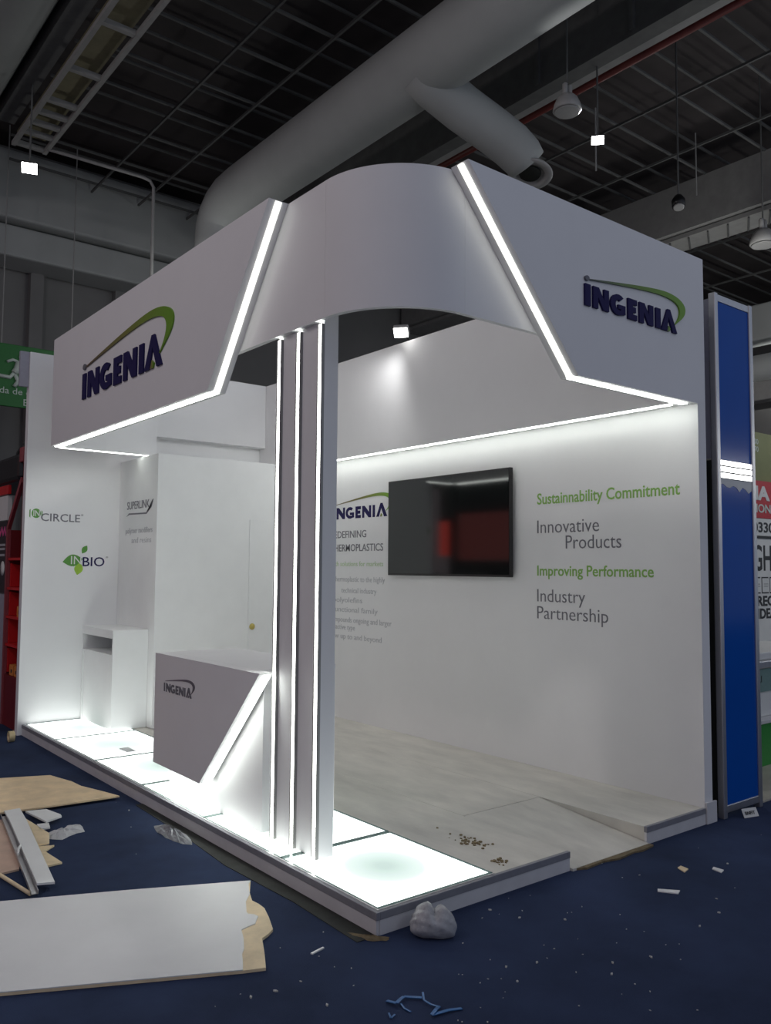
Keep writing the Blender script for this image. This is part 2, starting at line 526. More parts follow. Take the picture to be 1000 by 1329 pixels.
# girder with light ledge and sprinkler pipe, right of the duct
gd = thing('roof_girder', 'dark deep roof girder between the round duct and the red pipe', 'roof beam', (6.4, 4, 8))
MB().box(6.22, 6.40, -1.4, 14.4, 8.05, 9.25).build('web', dark_steel, gd)
MB().box(6.20, 6.44, -1.4, 14.4, 7.98, 8.05).build('lower_ledge', dark_steel, gd)
MB().box(6.46, 6.62, -1.4, 14.4, 8.02, 8.06).build('cable_tray', steel_m, gd)
for Y in (1.5, 3.0, 4.5, 6.0):
    MB().box(6.17, 6.22, Y - 0.03, Y + 0.03, 8.05, 9.25).build('stiffener', dark_steel, gd)
tag(MB().tube([(6.82, -1.4, 8.12), (6.82, 13.3, 8.12)], 0.055, 12).build('sprinkler_pipe', red_pipe_m),
    'dark red pipe running beside the girder ledge under the roof', 'pipe')

# second girder at the right
g2 = thing('roof_girder', 'deep grey roof girder at the right with a lattice ledge below it', 'roof beam', (12, 4, 8))
MB().box(12.0, 12.2, -1.4, 14.4, 8.02, 8.95).build('web', steel_m, g2)
MB().box(12.12, 12.75, -1.4, 14.4, 7.92, 8.0).build('lower_ledge', steel_m, g2)
for k in range(26):
    Y = 1.5 + 0.4 * k
    MB().tube([(12.15, Y, 7.90), (12.7, Y + 0.3, 7.90)], 0.02, 5).build('lattice_bar', dark_steel, g2)

# ducts and partition at the far right, past the blue panel
pd = thing('boxed_duct', 'stacked grey ducts high on the far right wall behind the blue panel', 'air duct', (16.3, 8, 5.4))
MB().box(16.0, 16.6, 2.5, 13.2, 6.72, 7.55, 0.04).build('upper_duct', duct_m, pd)
MB().tube([(16.4, 2.5, 6.15), (16.4, 13.2, 6.15)], 0.32, 24).build('middle_duct', duct_m, pd)
MB().box(16.2, 16.6, 2.5, 13.2, 5.38, 5.82, 0.03).build('lower_duct', steel_m, pd)
struct(MB().box(16.9, 17.1, 2.5, 13.2, 0.0, 5.3).build('wall_right', hallwall_m))

# ---- hall lamps
def bell(loc, s, label, glow):
    t = thing('high_bay_lamp', label, 'lamp', loc)
    x, y, z = loc
    MB().lathe([(0.17*s, -0.11*s), (0.18*s, -0.10*s), (0.165*s, -0.03*s), (0.13*s, 0.05*s), (0.09*s, 0.09*s), (0.02*s, 0.10*s)], loc, (0, 0, 1), 28).build('shade', lamp_white, t)
    MB().lathe([(0.15*s, 0), (0.16*s, 0.01), (0.15*s, 0.012)], (x, y, z - 0.13*s), (0, 0, 1), 24).build('lens', lamp_glow_soft if glow else lamp_white, t)
    for dx in (-0.04, 0.045):
        MB().lathe([(0.028*s, 0), (0.034*s, 0.02), (0.034*s, 0.13*s), (0.015*s, 0.15*s)], (x + dx*s, y, z + 0.10*s), (0, 0, 1), 12).build('driver_housing', lamp_white, t)
    MB().tube([(x, y, z + 0.1*s), (x, y, 9.79)], 0.012, 6).build('hanger', dark_steel, t)
bell((5.49, 3.43, 7.06), 0.95, 'unlit bell-shaped high bay lamp hanging right of the big duct', False)
bell((11.04, 3.88, 7.0), 1.2, 'large pale bell-shaped lamp cut by the right edge of the view', False)

def flood(loc, label, w=0.20, h=0.13, face=(-0.5, -0.6, -0.65), power=60, top=8.9):
    t = thing('floodlight', label, 'lamp', loc)
    q = Vector(face).to_track_quat('Z', 'Y')
    L = Vector(loc)
    def rb(x0, x1, y0, y1, z0, z1, nm, mt, bev=0.01):
        b = MB().box(x0, x1, y0, y1, z0, z1, bev)
        for v_ in b.b.verts:
            v_.co = L + q @ v_.co
        return b.build(nm, mt, t)
    rb(-w/2, w/2, -h/2, h/2, -0.06, 0.0, 'housing', black_plastic)
    rb(-w/2*.9, w/2*.9, -h/2*.88, h/2*.88, 0.0, 0.012, 'lens', lamp_glow, 0.004)
    MB().tube([L + Vector((0, 0, 0.05)), (loc[0], loc[1], top)], 0.012, 6).build('hanger', dark_steel, t)
    d = bpy.data.lights.new('spot_beam', 'SPOT')
    d.energy = power
    d.spot_size = 2.2
    d.spot_blend = 0.6
    d.shadow_soft_size = 0.1
    o = bpy.data.objects.new('spot_beam', d)
    COL.objects.link(o)
    o.location = L + Vector(face).normalized() * 0.05
    o.rotation_euler = Vector(face).to_track_quat('-Z', 'Y').to_euler()
    return t
flood((6.39, 3.67, 7.0), 'lit floodlight hanging from the ceiling above the right sign board', 0.17, 0.12, (-0.62, -0.5, -0.65), 150)
flood((0.94, 9.12, 7.0), 'lit floodlight hanging below the truss at the upper left', 0.22, 0.16, (-0.25, -0.72, -0.6), 150)

# small unlit spotlight on a long rod
sp = thing('hanging_spotlight', 'small dark unlit spotlight on a rod before the right girder', 'lamp', (8.8, 4.03, 7.0))
MB().lathe([(0.05, -0.10), (0.095, -0.09), (0.10, 0.02), (0.06, 0.10), (0.03, 0.13)], (8.8, 4.03, 7.0), (0.3, 0.2, 0.93), 16).build('housing', black_plastic, sp)
MB().lathe([(0.075, 0), (0.08, -0.012), (0.07, -0.02)], Vector((8.8, 4.03, 7.0)) + Vector((-0.03, -0.02, -0.09)), (0.3, 0.2, 0.93), 16).build('lens', lamp_white, sp)
MB().tube([(8.8, 4.03, 7.1), (8.8, 4.03, 9.79)], 0.014, 6).build('rod', dark_steel, sp)

# thin droppers
for (x, y, z0, z1, lab) in ((7.05, 4.2, 7.0, 7.9, 'thin steel dropper hanging right of the lit ceiling floodlight'),
                            (10.6, 4.8, 7.9, 9.0, 'thin steel dropper before the upper edge of the right girder'),
                            (5.1, 10.2, 6.2, 9.0, 'thin hanging cable in the dark left of the big duct end')):
    tag(MB().tube([(x, y, z0), (x, y, z1)], 0.012, 6).build('ceiling_dropper', steel_m), lab, 'rod')

# ---- exit sign
ex = thing('exit_sign', 'green emergency exit sign with a running man, partly behind the left wall', 'sign', (1.4, 12, 4.15))
MB().box(0.45, 2.9, 12.0, 12.06, 4.16, 5.22, 0.01).build('board', exit_green, ex)
put_text('Salida de emergencia', (1.125, 12.0, 4.375), (1, 0, 0), YM, 1.42, 0.105, exit_white, ex, 0.0, 0.006)
put_text('E', (1.735, 12.0, 4.20), (1, 0, 0), YM, 0.07, 0.11, exit_white, ex, 0.0, 0.006)
man = MB()
def limb(*p, r=0.05):
    man.tube([(x, 11.985, z) for x, z in p], r, 8)
man.lathe([(0.0, -0.01), (0.055, -0.01), (0.055, 0.012), (0.0, 0.012)], (1.69, 11.985, 5.02), (0, 1, 0), 16)
limb((1.64, 4.93), (1.61, 4.80), (1.565, 4.73), r=0.055)
limb((1.62, 4.93), (1.54, 4.955), (1.45, 4.91), r=0.026)
limb((1.65, 4.92), (1.71, 4.85), (1.78, 4.86), r=0.026)
limb((1.575, 4.72), (1.63, 4.60), (1.575, 4.50), r=0.033)
limb((1.56, 4.73), (1.50, 4.65), (1.32, 4.66), r=0.033)
man.build('running_man', exit_white, ex)
for x in (1.36, 2.5):
    MB().tube([(x, 12.03, 5.2), (x, 12.03, 9.0)], 0.01, 6).build('hanging_wire', steel_m, ex)

# ================================================================== THE EXHIBITION STAND
HP = 0.093                       # platform height
XW, YW = 2.465, 5.10             # inner faces of the two walls
ZF, ZT = 2.52, 3.44              # header band

pl = thing('platform', 'low white-edged stand platform with a lit glass border and a ramp cut', 'platform', (1.2, 2.5, 0))
MB().box(0.705, 1.215, 0.0, YW, 0.0, HP, 0.002).build('deck_board', deck_m, pl)
MB().box(1.217, 1.870, 0.76, YW, 0.0, HP, 0.002).build('deck_board', deck_m, pl)
MB().box(1.872, XW, 0.0, YW, 0.0, HP, 0.002).build('deck_board', deck_m, pl)
MB().prism([(-0.02, 0.0), (0.758, 0.0), (0.758, HP - 0.002), (-0.02, 0.012)], 'x', 1.222, 1.866).build('ramp', deck_m, pl)
MB().prism([(1.25, -0.02), (1.87, -0.02), (1.872, -0.045), (1.75, -0.06), (1.70, -0.045), (1.55, -0.06), (1.45, -0.035), (1.30, -0.045)], 'z', 0.0, 0.01).build('torn_ramp_edge', wood_edge, pl)
kb = MB().box(-0.004, 0.012, 0.0, YW - 0.001, 0.0, 0.063)
kb.build('kick_board', kick_white, pl)
MB().box(0.012, 1.218, -0.004, 0.010, 0.0, 0.063).build('kick_board', kick_white, pl)
MB().box(1.870, XW - 0.001, -0.004, 0.010, 0.0, 0.063).build('kick_board', kick_white, pl)
MB().box(-0.008, 0.012, -0.008, YW - 0.001, 0.063, HP + 0.002, 0.002).build('edge_trim', trim_m, pl)
MB().box(0.012, 1.218, -0.008, 0.012, 0.063, HP + 0.002, 0.002).build('edge_trim', trim_m, pl)
MB().box(1.868, XW - 0.002, -0.008, 0.012, 0.063, HP + 0.002, 0.002).build('edge_trim', trim_m, pl)
MB().box(0.012, 0.022, 0.012, YW, HP - 0.02, HP + 0.003).build('edge_lip', alu, pl)
MB().box(0.022, 0.70, 0.012, 0.020, HP - 0.02, HP + 0.003).build('edge_lip', alu, pl)
seams = [0.02, 0.79, 1.62, 2.50, 3.36, 4.27, 5.10]
MB().box(0.022, 0.70, 0.02, YW, 0.0, 0.05).build('light_tray', white_matt, pl)
for a, b in zip(seams, seams[1:]):
    ea, eb = a + 0.012, b - 0.012
    p = MB().box(0.034, 0.688, ea + 0.008, eb - 0.008, 0.055, HP).build('light_panel', box_m, pl)
    fr = MB()
    fr.box(0.023, 0.034, ea, eb, 0.05, HP + 0.0015)
    fr.box(0.688, 0.703, ea, eb, 0.05, HP + 0.0015)
    fr.box(0.034, 0.688, ea - 0.01, ea + 0.008, 0.05, HP + 0.0015)
    fr.box(0.034, 0.688, eb - 0.008, eb + 0.01, 0.05, HP + 0.0015)
    fr.build('glass_edge', glass_edge, p)

# ---- TV wall
tw = thing('display_wall', 'tall white stand wall on the right carrying the television and green slogans', 'wall', (2.5, 2.5, 0))
MB().prism([(0.0, 0.0), (YW + 0.08, 0.0), (YW + 0.08, ZT), (0.122, ZT), (0.122, ZF), (0.0, ZF)], 'x', XW, 2.55).build('panel', white, tw)
MB().box(XW + 0.001, 2.575, -0.014, -0.0005, 0.0, 0.125, 0.002).build('foot_block', kick_white, tw)
U = (0, -1, 0)
def tvt(s, y, z, w, cap, mt, off=0.0):
    put_text(s, (XW, y, z), U, XM, w, cap, mt, tw, off, 0.002)
tvt('Sustainnability Commitment', 1.285, 1.968, 1.155, 0.080, vinyl_green, 0.012)
tvt('Innovative', 1.286, 1.760, 0.544, 0.092, vinyl_grey, -0.006)
tvt('Products', 1.026, 1.645, 0.461, 0.092, vinyl_grey, -0.006)
tvt('Improving Performance', 1.288, 1.453, 0.964, 0.074, vinyl_green, 0.012)
tvt('Industry', 1.289, 1.268, 0.426, 0.088, vinyl_grey, -0.006)
tvt('Partnership', 1.290, 1.146, 0.615, 0.088, vinyl_grey, -0.006)
tvt('REDEFINING', 3.905, 1.782, 0.566, 0.066, vinyl_grey, 0.004)
tvt('THERMOPLASTICS', 3.905, 1.655, 0.818, 0.066, vinyl_grey, 0.004)
tvt('with solutions for markets', 3.90, 1.515, 0.815, 0.045, vinyl_dim_green, 0.004)
for s, y, z, w in (('Thermoplastic to the highly', 3.86, 1.370, 0.80), ('technical industry', 3.72, 1.265, 0.54), ('polyolefins', 3.85, 1.175, 0.46),
                   ('functional family', 3.85, 1.085, 0.69), ('compounds ongoing and larger', 3.90, 0.990, 0.94), ('Reactive type', 3.88, 0.920, 0.38), ('new up to and beyond', 3.90, 0.835, 0.80)):
    tvt(s, y, z, w, 0.048, vinyl_pale, -0.002)
logo((XW, 3.876, 1.962), U, XM, 0.82, 0.110, tw, vinyl_grey if False else navy, sw_left, 0.003, 0.040)

# ---- left end wall
lw = thing('display_wall', 'white stand wall at the left end with small green leaf logos', 'wall', (1.2, 5.14, 0))
MB().box(-0.045, XW, YW, YW + 0.08, 0.0, ZT, 0.002).build('panel', white, lw)
MB().box(-0.125, -0.047, YW + 0.02, YW + 0.06, 3.12, ZT).build('side_flag', side_grey, lw)
def lwt(s, x, z, w, cap, mt, off=0.0):
    put_text(s, (x, YW, z), (1, 0, 0), YM, w, cap, mt, lw, off, 0.002)
lwt('CIRCLE', 0.095, 1.905, 0.352, 0.070, vinyl_grey, 0.006)
lwt('BIO', 0.483, 1.497, 0.205, 0.085, navy, 0.006)
lwt('®', 0.456, 1.965, 0.020, 0.016, vinyl_grey)
lwt('®', 0.70, 1.575, 0.022, 0.016, vinyl_grey)
em = MB()
em.prism([(0.053 + 0.040*math.cos(2*PI*k/20), 1.972 + 0.043*math.sin(2*PI*k/20)) for k in range(20)], 'y', YW - 0.002, YW)
em.prism([(-0.006, 1.94), (0.003, 1.93), (0.003, 2.01), (-0.006, 2.00)], 'y', YW - 0.002, YW)
em.prism([(0.098, 1.945), (0.107, 1.955), (0.107, 1.99), (0.098, 2.0)], 'y', YW - 0.002, YW)
em.build('emblem', leaf_dark, lw)
put_text('IN', (0.028, YW - 0.002, 1.945), (1, 0, 0), YM, 0.055, 0.054, paper_white, lw, 0.01, 0.001)
def lens(x0, z0, x1, z1, wd, mt):
    d = Vector((x1 - x0, z1 - z0)); n_ = Vector((-d.y, d.x)).normalized() * wd
    pts = []
    for k in range(9):
        t = k / 8
        pts.append((x0 + d.x*t + n_.x*math.sin(PI*t), z0 + d.y*t + n_.y*math.sin(PI*t)))
    for k in range(1, 8):
        t = 1 - k / 8
        pts.append((x0 + d.x*t - n_.x*math.sin(PI*t), z0 + d.y*t - n_.y*math.sin(PI*t)))
    MB().prism(pts, 'y', YW - 0.002, YW).build('leaf', mt, lw)
lens(0.30, 1.535, 0.485, 1.565, 0.055, leaf_dark)
lens(0.475, 1.615, 0.52, 1.690, 0.026, leaf_dark)
lens(0.435, 1.415, 0.46, 1.530, 0.040, leaf_light)
put_text('IN', (0.375, YW - 0.002, 1.515), (1, 0, 0), YM, 0.095, 0.075, paper_white, lw, 0.0, 0.001)

# ---- storage cabin in the back corner
cb = thing('storage_room', 'white storage cabin in the back corner with a grey word mark and brass lock', 'cabin', (1.6, 4.7, HP))
MB().box(0.822, XW - 0.002, 4.22, YW - 0.002, HP + 0.004, 2.50, 0.002).build('walls', white_matt, cb)
dr = MB().box(1.745, 2.42, 4.212, 4.22, HP + 0.01, 1.95, 0.002).build('door_leaf', white_matt, cb)
MB().lathe([(0.0, 0), (0.028, 0), (0.030, 0.006), (0.022, 0.016), (0.010, 0.020), (0.0, 0.020)], (1.785, 4.212, 0.941), (0, -1, 0), 20).build('lock', brass, dr)
put_text('SUPERLINK', (0.822, 4.911, 2.030), U, XM, 0.52, 0.072, vinyl_grey, cb, 0.008, 0.002)
sw = MB()
sw.solid([(0.821, y, z) for y, z in [(4.92, 1.965), (4.86, 1.995), (4.45, 1.985), (4.34, 2.03), (4.30, 2.10), (4.315, 2.10), (4.36, 2.02), (4.45, 1.972), (4.85, 1.980)]], (-0.002, 0, 0))
sw.build('underline', vinyl_grey, cb)
put_text('polymer modifiers', (0.822, 4.93, 1.805), U, XM, 0.62, 0.05, vinyl_pale, cb, 0.0, 0.002)
put_text('and resins', (0.822, 4.78, 1.715), U, XM, 0.45, 0.05, vinyl_pale, cb, 0.0, 0.002)

# ---- display cabinet
dc = thing('display_cabinet', 'low white display cabinet with an open niche between left wall and cabin', 'cabinet', (0.66, 4.7, HP))
x0, x1, y0, y1 = 0.504, 0.820, 4.335, YW - 0.003
MB().box(x0, x1, y0, y0 + 0.018, HP + 0.004, 0.925).build('side_panel', white_matt, dc)
MB().box(x0, x1, y1 - 0.018, y1, HP + 0.004, 0.925).build('side_panel', white_matt, dc)
MB().box(x0 - 0.002, x1, y0 - 0.002, y1, 0.925, 0.947, 0.002).build('top', white_matt, dc)
MB().box(x0, x0 + 0.018, y0 + 0.018, y1 - 0.018, 0.875, 0.925).build('top_rail', white_matt, dc)
MB().box(x0, x1, y0 + 0.018, y1 - 0.018, 0.712, 0.735).build('shelf', white_matt, dc)
MB().box(x1 - 0.012, x1, y0 + 0.018, y1 - 0.018, HP + 0.004, 0.925).build('back_panel', side_grey, dc)
MB().box(x0 + 0.012, x0 + 0.030, y0 + 0.019, y1 - 0.019, HP + 0.004, 0.710).build('front_panel', white_matt, dc)

# ---- reception counter
ct = thing('reception_counter', 'white reception counter with a slanted backlit front panel beside the column', 'counter', (0.35, 1.75, HP))
MB().box(0.14, 0.158, 1.172, 2.33, HP + 0.004, 0.93).build('front_board', white, ct)
MB().box(0.158, 0.605, 1.172, 1.190, HP + 0.004, 0.93).build('end_board', white, ct)
MB().box(0.158, 0.605, 2.312, 2.33, HP + 0.004, 0.93).build('end_board', white, ct)
MB().box(0.158, 0.60, 1.190, 2.312, 0.5, 0.518).build('inner_shelf', white_matt, ct)
MB().box(0.112, 0.607, 1.170, 2.336, 0.930, 0.952, 0.002).build('top', white, ct)
fp = MB().prism([(2.337, 0.952), (1.030, 0.952), (1.690, 0.265), (2.337, 0.270)], 'x', 0.03, 0.110).build('front_panel', white, ct)
# strip let into the slanted and bottom edges of the panel, towards the board behind
d = Vector((0, 1.690 - 1.030, 0.265 - 0.952)).normalized()
nn = Vector((0, -0.69, -0.66)).normalized() * 0.006
MB().solid([(0.060, 1.042, 0.94), (0.100, 1.042, 0.94), (0.100, 1.682, 0.273), (0.060, 1.682, 0.273)], nn).build('led_strip', led_m, fp)
MB().solid([(0.060, 1.70, 0.2655), (0.100, 1.70, 0.2655), (0.100, 2.33, 0.270), (0.060, 2.33, 0.270)], (0, 0, -0.006)).build('led_strip', led_m, fp)
logo((0.03, 2.195, 0.728), U, XM, 0.375, 0.052, ct, vinyl_grey, sw_counter, 0.003, 0.036, dot=False)

# ---- column with three light strips
cl = thing('column', 'slim white corner column with three vertical light strips', 'column', (0.19, 0.86, HP))
MB().box(0.150, 0.236, 0.652, 1.092, HP + 0.003, ZT - 0.01, 0.002).build('shaft', white, cl)
for y in (0.672, 0.872, 1.062):
    pr = MB()
    pr.box(0.135, 0.150, y - 0.022, y - 0.014, HP + 0.004, 2.722)
    pr.box(0.135, 0.150, y + 0.014, y + 0.022, HP + 0.004, 2.722)
    s = pr.build('light_channel', steel_m, cl)
    MB().box(0.138, 0.150, y - 0.0135, y + 0.0135, HP + 0.004, 2.722).build('led_strip', led_m, s)

# ---- header: left and right sign boxes, rounded corner panel, inner beams
hl = thing('sign_fascia', 'left overhead sign box with a slanted lit end and navy word mark', 'sign board', (0.06, 3, ZF))
MB().prism([(0.965, ZT), (4.56, ZT), (4.56, ZF), (1.635, ZF)], 'x', 0.0, 0.118).build('box', white, hl)
# light strips along the slanted end and underside
dn = Vector((0, -(ZT - ZF), -(1.635 - 0.965))).normalized() * 0.006
MB().solid([(0.042, 0.968, ZT - 0.004), (0.078, 0.968, ZT - 0.004), (0.078, 1.632, ZF + 0.004), (0.042, 1.632, ZF + 0.004)], dn).build('led_strip', led_end, hl)
MB().box(0.030, 0.075, 1.632, 4.545, ZF - 0.007, ZF).build('led_strip', led_m, hl)
logo((0.0, 3.775, 2.797), U, XM, 1.463, 0.200, hl, navy, sw_left, 0.012, 0.052)

hr = thing('sign_fascia', 'right overhead sign box with a slanted lit end and navy word mark', 'sign board', (1.7, 0.06, ZF))
MB().prism([(0.515, ZT), (2.55, ZT), (2.55, ZF), (1.322, ZF)], 'y', 0.0, 0.118).build('box', white, hr)
dn = Vector((-(ZT - ZF), 0, -(1.322 - 0.515))).normalized() * 0.006
MB().solid([(0.518, 0.036, ZT - 0.004), (0.518, 0.072, ZT - 0.004), (1.318, 0.072, ZF + 0.004), (1.318, 0.036, ZF + 0.004)], dn).build('led_strip', led_end, hr)
MB().box(1.318, 2.40, 0.030, 0.075, ZF - 0.007, ZF).build('led_strip', led_m, hr)
logo((1.371, 0.0, 2.908), (1, 0, 0), YM, 0.842, 0.118, hr, navy, sw_right, 0.012, 0.056)

cp = thing('corner_panel', 'rounded white header panel bridging the two sign boxes above the column', 'panel', (0.3, 0.3, 2.73))
rc, cc = 0.49, 0.61
ZB = 2.738
MB().box(0.120, 0.148, cc + 0.001, 2.1, ZB, ZT).build('flat_panel', white, cp)
MB().box(cc + 0.001, 1.8, 0.120, 0.148, ZB, ZT).build('flat_panel', white, cp)
b = MB()
out = [(cc - rc*math.cos(a), cc - rc*math.sin(a)) for a in [k/60*PI/2 for k in range(61)]]
inn = [(cc - (rc-.028)*math.cos(a), cc - (rc-.028)*math.sin(a)) for a in [k/60*PI/2 for k in range(60, -1, -1)]]
b.prism(out + inn, 'z', ZB, ZT)
o = b.build('curved_panel', white, cp)

hb = thing('header_beam', 'white inner header beam above the television wall with a light line below', 'panel', (2.4, 2.6, ZF))
MB().box(2.345, XW - 0.001, 0.119, YW - 0.001, ZF, ZT, 0.002).build('box', white, hb)
MB().box(2.352, 2.380, 0.119, 4.90, ZF - 0.007, ZF).build('led_strip', led_m, hb)
h2 = thing('header_beam', 'white inner header beam on the back wall above the storage cabin', 'panel', (1.2, 5.04, 2.77))
MB().box(0.62, 2.343, 4.98, YW - 0.001, 2.77, ZT, 0.002).build('box', white, h2)
h3 = thing('header_beam', 'white return panel joining the left sign box to the cabin, light line below', 'panel', (0.5, 4.62, ZF))
MB().box(0.119, 0.95, 4.562, 4.66, ZF, ZT, 0.002).build('box', white, h3)
MB().box(0.080, 0.90, 4.58, 4.600, ZF - 0.006, ZF).build('led_strip', led_m, h3)

# ---- television
tv = thing('television', 'large black flat television mounted on the right stand wall', 'television', (2.43, 2.22, 1.85))
MB().box(2.405, 2.437, 1.497, 2.945, 1.438, 2.258, 0.004).build('casing', black_plastic, tv)
MB().box(2.4025, 2.405, 1.509, 2.933, 1.456, 2.246).build('screen', screen_m, tv)
MB().box(2.437, XW - 0.001, 1.95, 2.50, 1.65, 2.05).build('wall_bracket', black_plastic, tv)

# ---- floodlight clamped to the header beam
fl = thing('floodlight', 'lit white floodlight clamped over the television wall header', 'lamp', (2.30, 2.55, 3.5))
def tilt(b, L, q):
    for v_ in b.b.verts:
        v_.co = L + q @ v_.co
    return b
L = Vector((2.27, 2.62, 3.50)); q = Vector((-0.55, -0.45, -0.70)).to_track_quat('Z', 'Y')
tilt(MB().box(-0.065, 0.065, -0.05, 0.05, -0.05, 0.0, 0.01), L, q).build('housing', lamp_white, fl)
tilt(MB().box(-0.058, 0.058, -0.043, 0.043, 0.0, 0.010, 0.003), L, q).build('lens', lamp_glow, fl)
MB().tube([L + Vector((0.03, 0.03, 0.02)), (2.36, 2.66, 3.52), (2.40, 2.66, 3.442)], 0.012, 8).build('arm', black_plastic, fl)
d_ = bpy.data.lights.new('spot_beam', 'SPOT')
d_.energy = 32
d_.spot_size = 2.7
d_.spot_blend = 0.35
d_.shadow_soft_size = 0.05
o = bpy.data.objects.new('spot_beam', d_)
COL.objects.link(o)
o.location = L + Vector((-0.55, -0.45, -0.70)) * 0.05
o.rotation_euler = Vector((-0.75, 0.40, -0.45)).to_track_quat('-Z', 'Y').to_euler()

# ================================================================== NEIGHBOURS
# blue panel booth at the right
bb = thing('panel_booth', 'blue glossy panel in an aluminium frame right of the television wall', 'booth panel', (2.87, 0, 0))
MB().box(2.68, 3.065, -0.012, 0.010, 0.06, 2.075).build('blue_panel', blue_m, bb)
MB().box(2.68, 3.065, -0.012, 0.010, 2.195, 3.20).build('blue_panel', blue_m, bb)
for x in (2.640, 3.065):
    u_ = MB().box(x, x + 0.040, -0.024, 0.020, 0.0, 3.25, 0.005).build('upright', alu, bb)
MB().box(2.68, 3.065, -0.018, 0.014, 3.20, 3.245, 0.004).build('top_rail', alu, bb)
MB().box(2.68, 3.065, -0.018, 0.014, 0.03, 0.075, 0.004).build('bottom_rail', alu, bb)
for z in (2.075, 2.115, 2.155):
    MB().box(2.68, 3.065, -0.020, 0.014, z, z + 0.037, 0.003).build('middle_rail', polished, bb)  # stacked polished rails shape the bright reflected band
fm = MB()
pts = [(2.68, 2.075)] + [(2.68 + 0.0385*k, 2.035 + 0.014*math.sin(k*1.9) - 0.0025*k + 0.006*math.cos(k*3.7)) for k in range(11)] + [(3.065, 2.075)]
fm.prism(pts, 'y', -0.0145, -0.0125)
fm.build('reflection_edge', paper_white, bb)  # white wavy sheet stands in for the lower edge of a lamp reflection
MB().box(2.655, 2.668, 0.020, 3.0, 2.20, 3.22).build('side_panel', side_grey, bb)
MB().box(2.655, 2.668, 0.020, 3.0, 0.02, 2.19).build('side_panel', dark_panel, bb)
tg = thing('floor_tag', 'small white label card leaning at the foot of the blue panel', 'card', (2.80, -0.09, 0))
tm = MB().solid([(2.76, -0.085, 0.003), (2.875, -0.115, 0.003), (2.875, -0.095, 0.052), (2.76, -0.065, 0.052)], (0.001, 0.003, 0)).build('card', paper_white, tg)
put_text('BNFIT', (2.775, -0.0845, 0.018), Vector((0.115, -0.03, 0)).normalized(), Vector((-0.25, -0.9, 0.3)).normalized(), 0.08, 0.02, ink, tg, 0.02, 0.001, v=Vector((0, 0.38, 0.92)))

# things seen past the blue panel
rs = thing('poster_wall', 'pale exhibitor wall with black poster lettering at the right edge', 'wall', (7.0, 1.65, 0))
MB().box(5.9, 9.0, 1.6, 1.68, 0.0, 1.86).build('panel', paper_white, rs)
put_text('GHT', (6.14, 1.6, 1.50), (1, 0, 0), YM, 0.56, 0.265, ink, rs, 0.012, 0.003)
e_ = put_text('EEN', (6.13, 1.6, 1.265), (1, 0, 0), YM, 0.56, 0.17, ink, rs, 0.012, 0.003)
put_text('EEN', (6.142, 1.597, 1.278), (1, 0, 0), YM, 0.536, 0.144, paper_white, rs, -0.004, 0.002)
put_text('RECI', (6.205, 1.6, 1.135), (1, 0, 0), YM, 0.38, 0.105, ink, rs, 0.03, 0.003)
put_text('IDEA', (6.21, 1.6, 1.005), (1, 0, 0), YM, 0.38, 0.105, ink, rs, 0.03, 0.003)
MB().box(5.9, 9.0, 1.592, 1.60, 1.835, 1.86).build('top_rail', ink, rs)
n2 = thing('hall_number_sign', 'white stand number plate above the black lettered poster', 'sign', (7, 1.62, 1.87))
MB().box(5.95, 7.2, 1.60, 1.64, 1.865, 2.045).build('plate', paper_white, n2)
put_text('0330', (6.14, 1.6, 1.90), (1, 0, 0), YM, 0.44, 0.105, ink, n2, 0.02, 0.003)
n3 = thing('red_sign', 'red name board with white capitals at the right edge', 'sign', (7, 1.62, 2.06))
MB().box(5.95, 7.6, 1.60, 1.65, 2.05, 2.44).build('board', sign_red, n3)
put_text('IA', (6.20, 1.6, 2.235), (1, 0, 0), YM, 0.31, 0.15, paper_white, n3, 0.05, 0.004)
put_text('ION', (6.22, 1.6, 2.105), (1, 0, 0), YM, 0.30, 0.09, exit_white, n3, 0.02, 0.004)
n4 = thing('olive_banner', 'olive green hanging banner above the red name board', 'banner', (7, 1.7, 2.45))
MB().box(5.95, 7.6, 1.66, 1.70, 2.45, 2.97).build('cloth', olive_banner, n4)
put_text('500', (6.27, 1.66, 2.84), (1, 0, 0), YM, 0.14, 0.055, exit_white, n4, 0.0, 0.003)
put_text('270', (6.28, 1.66, 2.76), (1, 0, 0), YM, 0.13, 0.055, exit_white, n4, 0.0, 0.003)
gc = thing('display_counter', 'green fronted display counter with white glazed top at the right edge', 'counter', (4.4, 0.7, 0.012))
MB().box(3.75, 5.4, 0.50, 1.1, 0.012, 0.335).build('front', bright_green, gc)
MB().box(3.72, 5.45, 0.47, 1.13, 0.335, 0.365, 0.005).build('worktop', kick_white, gc)
MB().box(3.80, 5.35, 0.55, 1.1, 0.365, 0.56, 0.01).build('display_tray', paper_white, gc)
MB().box(3.80, 5.35, 0.54, 0.548, 0.56, 0.74).build('glass_front', glass_edge, gc)
MB().box(3.78, 5.4, 0.52, 1.1, 0.74, 0.80, 0.01).build('upper_rail', alu, gc)
MB().box(3.80, 5.35, 0.55, 1.1, 0.80, 0.86, 0.01).build('canopy', paper_white, gc)
put_text('ORI', (4.05, 0.54, 0.635), (1, 0, 0), YM, 0.16, 0.05, ink, gc, 0.0, 0.002)

